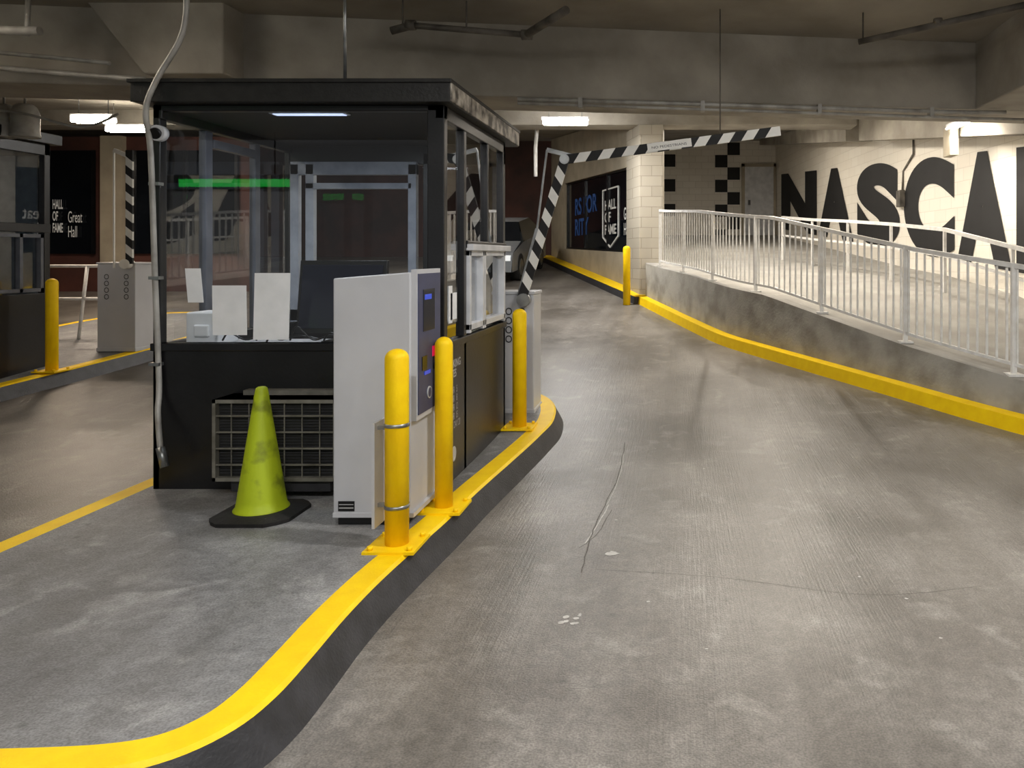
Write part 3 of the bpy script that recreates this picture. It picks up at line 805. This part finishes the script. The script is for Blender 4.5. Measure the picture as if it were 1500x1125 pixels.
# ------------------------------------------------------------------ far parked car
cxx,cy0,gz0=-4.75,17.6,G(18.4)+.02
car=empty('car',(cxx,19.8,G(19.8)))
def cp(mb,name,mats,bevel=0,bs=2):
    o=mb.obj(name,mats,None,bevel,bs);o.parent=car;o.matrix_parent_inverse=Matrix.Translation((-cxx,-19.8,-G(19.8)));return o
prof=[(0,.35),(0.02,.62),(.12,.72),(1.15,.92),(1.85,1.36),(3.1,1.42),(3.9,1.02),(4.3,.95),(4.35,.4)]
mb=MB()
sl=.085
def cv(x,y,z): return (cxx+x,cy0+y,gz0+z+sl*(y-1.0))
hw=[.80,.86,.86,.82,.62,.62,.78,.82,.84]
n=len(prof)
for i in range(n-1):
    (ya,za),(yb,zb_)=prof[i],prof[i+1];a,b=hw[i],hw[i+1]
    m=1 if i in (3,5) else 0
    mb.quad([cv(-a,ya,za),cv(a,ya,za),cv(b,yb,zb_),cv(-b,yb,zb_)],m,False)
belt=[(0,.62,.86),(.12,.72,.87),(1.15,.90,.88),(1.85,.93,.88),(3.1,.97,.88),(3.9,.98,.88),(4.3,.93,.86)]
for sgn_ in (-1,1):
    for i in range(len(belt)-1):
        (ya,za,wa),(yb,zb_,wb)=belt[i],belt[i+1]
        mb.quad([cv(sgn_*wa,ya,.28),cv(sgn_*wb,yb,.28),cv(sgn_*wb,yb,zb_),cv(sgn_*wa,ya,za)],0)
    mb.quad([cv(sgn_*.88,1.15,.90),cv(sgn_*.88,1.85,.93),cv(sgn_*.62,1.85,1.36)],1)
    mb.quad([cv(sgn_*.88,1.85,.93),cv(sgn_*.88,3.1,.97),cv(sgn_*.62,3.1,1.42),cv(sgn_*.62,1.85,1.36)],1)
    mb.quad([cv(sgn_*.88,3.1,.97),cv(sgn_*.88,3.9,.98),cv(sgn_*.62,3.1,1.42)],1)
mb.quad([cv(-.84,0,.28),cv(.84,0,.28),cv(.86,0,.62),cv(-.86,0,.62)],0)
mb.quad([cv(-.84,4.35,.28),cv(.84,4.35,.28),cv(.84,4.3,.95),cv(-.84,4.3,.95)],0)
cp(mb,'body',[M['carpaint'],M['dglass']])
mb=MB()
for x in (-.78,.78):
    for y in (.85,3.45):
        c=Vector(cv(x,y,.32));mb.cyl(c-Vector((.11,0,0)),c+Vector((.11,0,0)),.32,0,24);mb.cyl(c-Vector((.12,0,0)),c+Vector((.12,0,0)),.2,1,20)
cp(mb,'wheels',[M['rubber'],M['steel']])
mb=MB()
for x in (-.66,.66):
    c=Vector(cv(x,-.02,.6));mb.box(c.x-.16,c.x+.16,c.y,c.y+.1,c.z-.06,c.z+.07,0)
c=Vector(cv(0,-.02,.5));mb.box(c.x-.4,c.x+.4,c.y,c.y+.05,c.z-.1,c.z+.07,1)
cp(mb,'lights_and_grille',[M['headl'],M['kdark']])

# ------------------------------------------------------------------ ceiling pipes, rods
mb=MB()
mb.path([(-2.55,6.75,3.62),(-2.36,6.75,3.67)],.035,0);mb.path([(-2.40,6.75,3.67),(-1.38,6.8,3.60)],.028,0)
mb.path([(-1.38,6.8,3.60),(-.95,6.3,3.66)],.035,0);mb.cyl((-1.42,6.8,3.6),(-1.33,6.8,3.6),.045,0);mb.cyl((-2.42,6.75,3.67),(-2.34,6.75,3.67),.045,0)
mb.cyl((-2.45,6.75,3.64),(-2.45,6.75,3.89),.008,0,8);mb.cyl((-1.9,6.78,3.63),(-1.9,6.78,3.89),.008,0,8)
mb.obj('sprinkler_pipe',[M['pipedark']])
mb=MB()
mb.path([(1.62,7.1,3.62),(3.05,6.4,3.78)],.028,0);mb.cyl((1.66,7.1,3.62),(1.66,7.1,3.89),.008,0,8);mb.cyl((2.25,6.8,3.68),(2.25,6.8,3.74),.04,0,12)
mb.obj('sprinkler_pipe',[M['pipedark']])
mb=MB()
mb.path([(-1.6,by(-1.6)-.04,3.17),(0,by(0)-.04,3.17),(3.0,by(3)-.04,3.16),(3.4,by(3.4)-.1,3.16)],.022,0)
mb.path([(-1.6,by(-1.6)-.04,3.13),(0,by(0)-.04,3.12),(3.0,by(3)-.04,3.10),(6,by(6)-.04,3.10)],.016,0)
for x in (-1,0.2,1.4,2.6): mb.box(x-.02,x+.02,by(x)-.07,by(x)+.03,3.1,3.2,0)
mb.obj('beam_conduit',[M['pipe']])
mb=MB()
mb.path(catmull([(-9,6.2,3.36),(-7,6.35,3.34),(-5.6,6.5,3.22),(-4.6,6.6,3.16)],5),.022,0)
mb.path(catmull([(-9,6.4,3.42),(-6.6,6.5,3.42),(-4.9,6.6,3.3)],5),.018,0)
mb.path([(-5.25,6.2,3.88),(-5.27,6.2,3.5),(-5.27,6.2,3.42)],.02,0);mb.path([(-6.2,6.0,3.42),(-5.0,6.0,3.40)],.035,0)
mb.path(catmull([(-8.6,8.0,3.12),(-7.8,8.05,3.18),(-7.0,8.1,3.16),(-6.4,8.2,3.02),(-6.0,8.2,3.16)],5),.014,0)
mb.obj('ceiling_conduit',[M['pipe']])
mb=MB();mb.cyl((-2.32,5.3,2.77),(-2.32,5.3,3.89),.012,0,8);mb.obj('hanger_rod',[M['steel']])
mb=MB();mb.cyl((.34,7.0,2.76),(.34,7.0,3.89),.006,0,8);mb.obj('hanger_rod',[M['pipedark']])
mb=MB()
for x,r in ((-7.39,.10),(-7.16,.13)):
    mb.lathe(x,8.4,[(r*.55,3.30),(r*.8,3.27),(r,3.2),(r,2.99),(r*1.06,2.97),(r*1.06,2.94)],0,24);mb.cyl((x,8.4,3.3),(x,8.4,3.92),.012,0,8)
mb.obj('hanging_canister_light',[M['pipe']])
mb=MB();mb.path([(-3.0,16.0,4.5),(-3.05,16.0,3.9),(-3.05,16,3.3)],.04,0);mb.obj('drain_pipe',[M['rail']])
mb=MB();mb.box(-9.2,-7.0,-4.1,-3.98,2.82,3.12,0);mb.box(-9.1,-7.1,-3.98,-3.97,2.9,3.04,1)
for x in (-8.8,-7.4): mb.cyl((x,-4.04,3.12),(x,-4.04,3.89),.012,0,8)
mb.obj('led_lane_sign',[M['kdark'],M['greenled']])

# ------------------------------------------------------------------ lights
def lamp(x,y,z,L=1.2,power=60,col=(1,.93,.82),axis='X',warm=False,size=.14,tr=.018):
    e=empty('strip_light_fixture',(x,y,z))
    inv=Matrix.Translation((-x,-y,-z))
    mb=MB();hx,hy=(L/2,.05) if axis=='X' else (.05,L/2)
    mb.box(x-hx,x+hx,y-hy,y+hy,z,z+.05,0)
    for s in (-.05,.05):
        if axis=='X': mb.cyl((x-hx+.03,y+s,z-tr),(x+hx-.03,y+s,z-tr),tr,1,12)
        else: mb.cyl((x+s,y-hy+.03,z-tr),(x+s,y+hy-.03,z-tr),tr,1,12)
    top=H(y)-.01
    for s in (-.7,.7):
        if axis=='X': mb.cyl((x+hx*s,y,z+.05),(x+hx*s,y,top),.006,2,6)
        else: mb.cyl((x,y+hy*s,z+.05),(x,y+hy*s,top),.006,2,6)
    o=mb.obj('housing_and_tubes',[M['white'],M['lampwarm'] if warm else M['lamp'],M['steel']]);o.parent=e;o.matrix_parent_inverse=inv
    l=bpy.data.lights.new('tube_light','AREA');l.shape='RECTANGLE'
    l.size=L if axis=='X' else size;l.size_y=size if axis=='X' else L
    l.energy=power;l.color=col
    lo=bpy.data.objects.new('tube_light',l);link(lo);lo.location=(0,0,-.09);lo.parent=e
W=(1,.91,.79);CW=(1,.985,.96);WW=(1,.78,.60)
lamp(1.4,3.4,3.7,1.2,115,CW,'X')
lamp(-.9,.3,3.7,1.2,125,CW,'X')
lamp(3.0,-1.5,3.7,1.2,90,CW,'X')
lamp(-2.13,14,4.12,.85,140,CW,'X',tr=.045)
lamp(1.2,10.2,3.95,1.2,75,W,'Y',True)  # added to brighten the mural wall, out of view behind the beam
lamp(1.7,12.9,4.2,1.2,100,W,'Y',True)  # added mural wall light, also hidden by the front beam
lamp(.9,17.2,4.68,1.2,110,W,'Y',True)  # added mural wall light, tucked above the second beam's underside
lamp(3.7,10.2,3.42,1.0,30,W,'Y',True,tr=.012)
lamp(-8.4,11,3.62,.6,55,WW,'X',True,tr=.035)
lamp(-9.9,13.8,3.95,.8,60,WW,'X',True,tr=.04)
lamp(-5.4,4.6,3.7,1.2,14,WW,'Y',True)
lamp(-6.0,19,4.75,1.2,60,W,'X',True)

w=bpy.data.worlds.new('world');sc.world=w;w.use_nodes=True
w.node_tree.nodes['Background'].inputs[0].default_value=(.6,.6,.6,1)
w.node_tree.nodes['Background'].inputs[1].default_value=.45
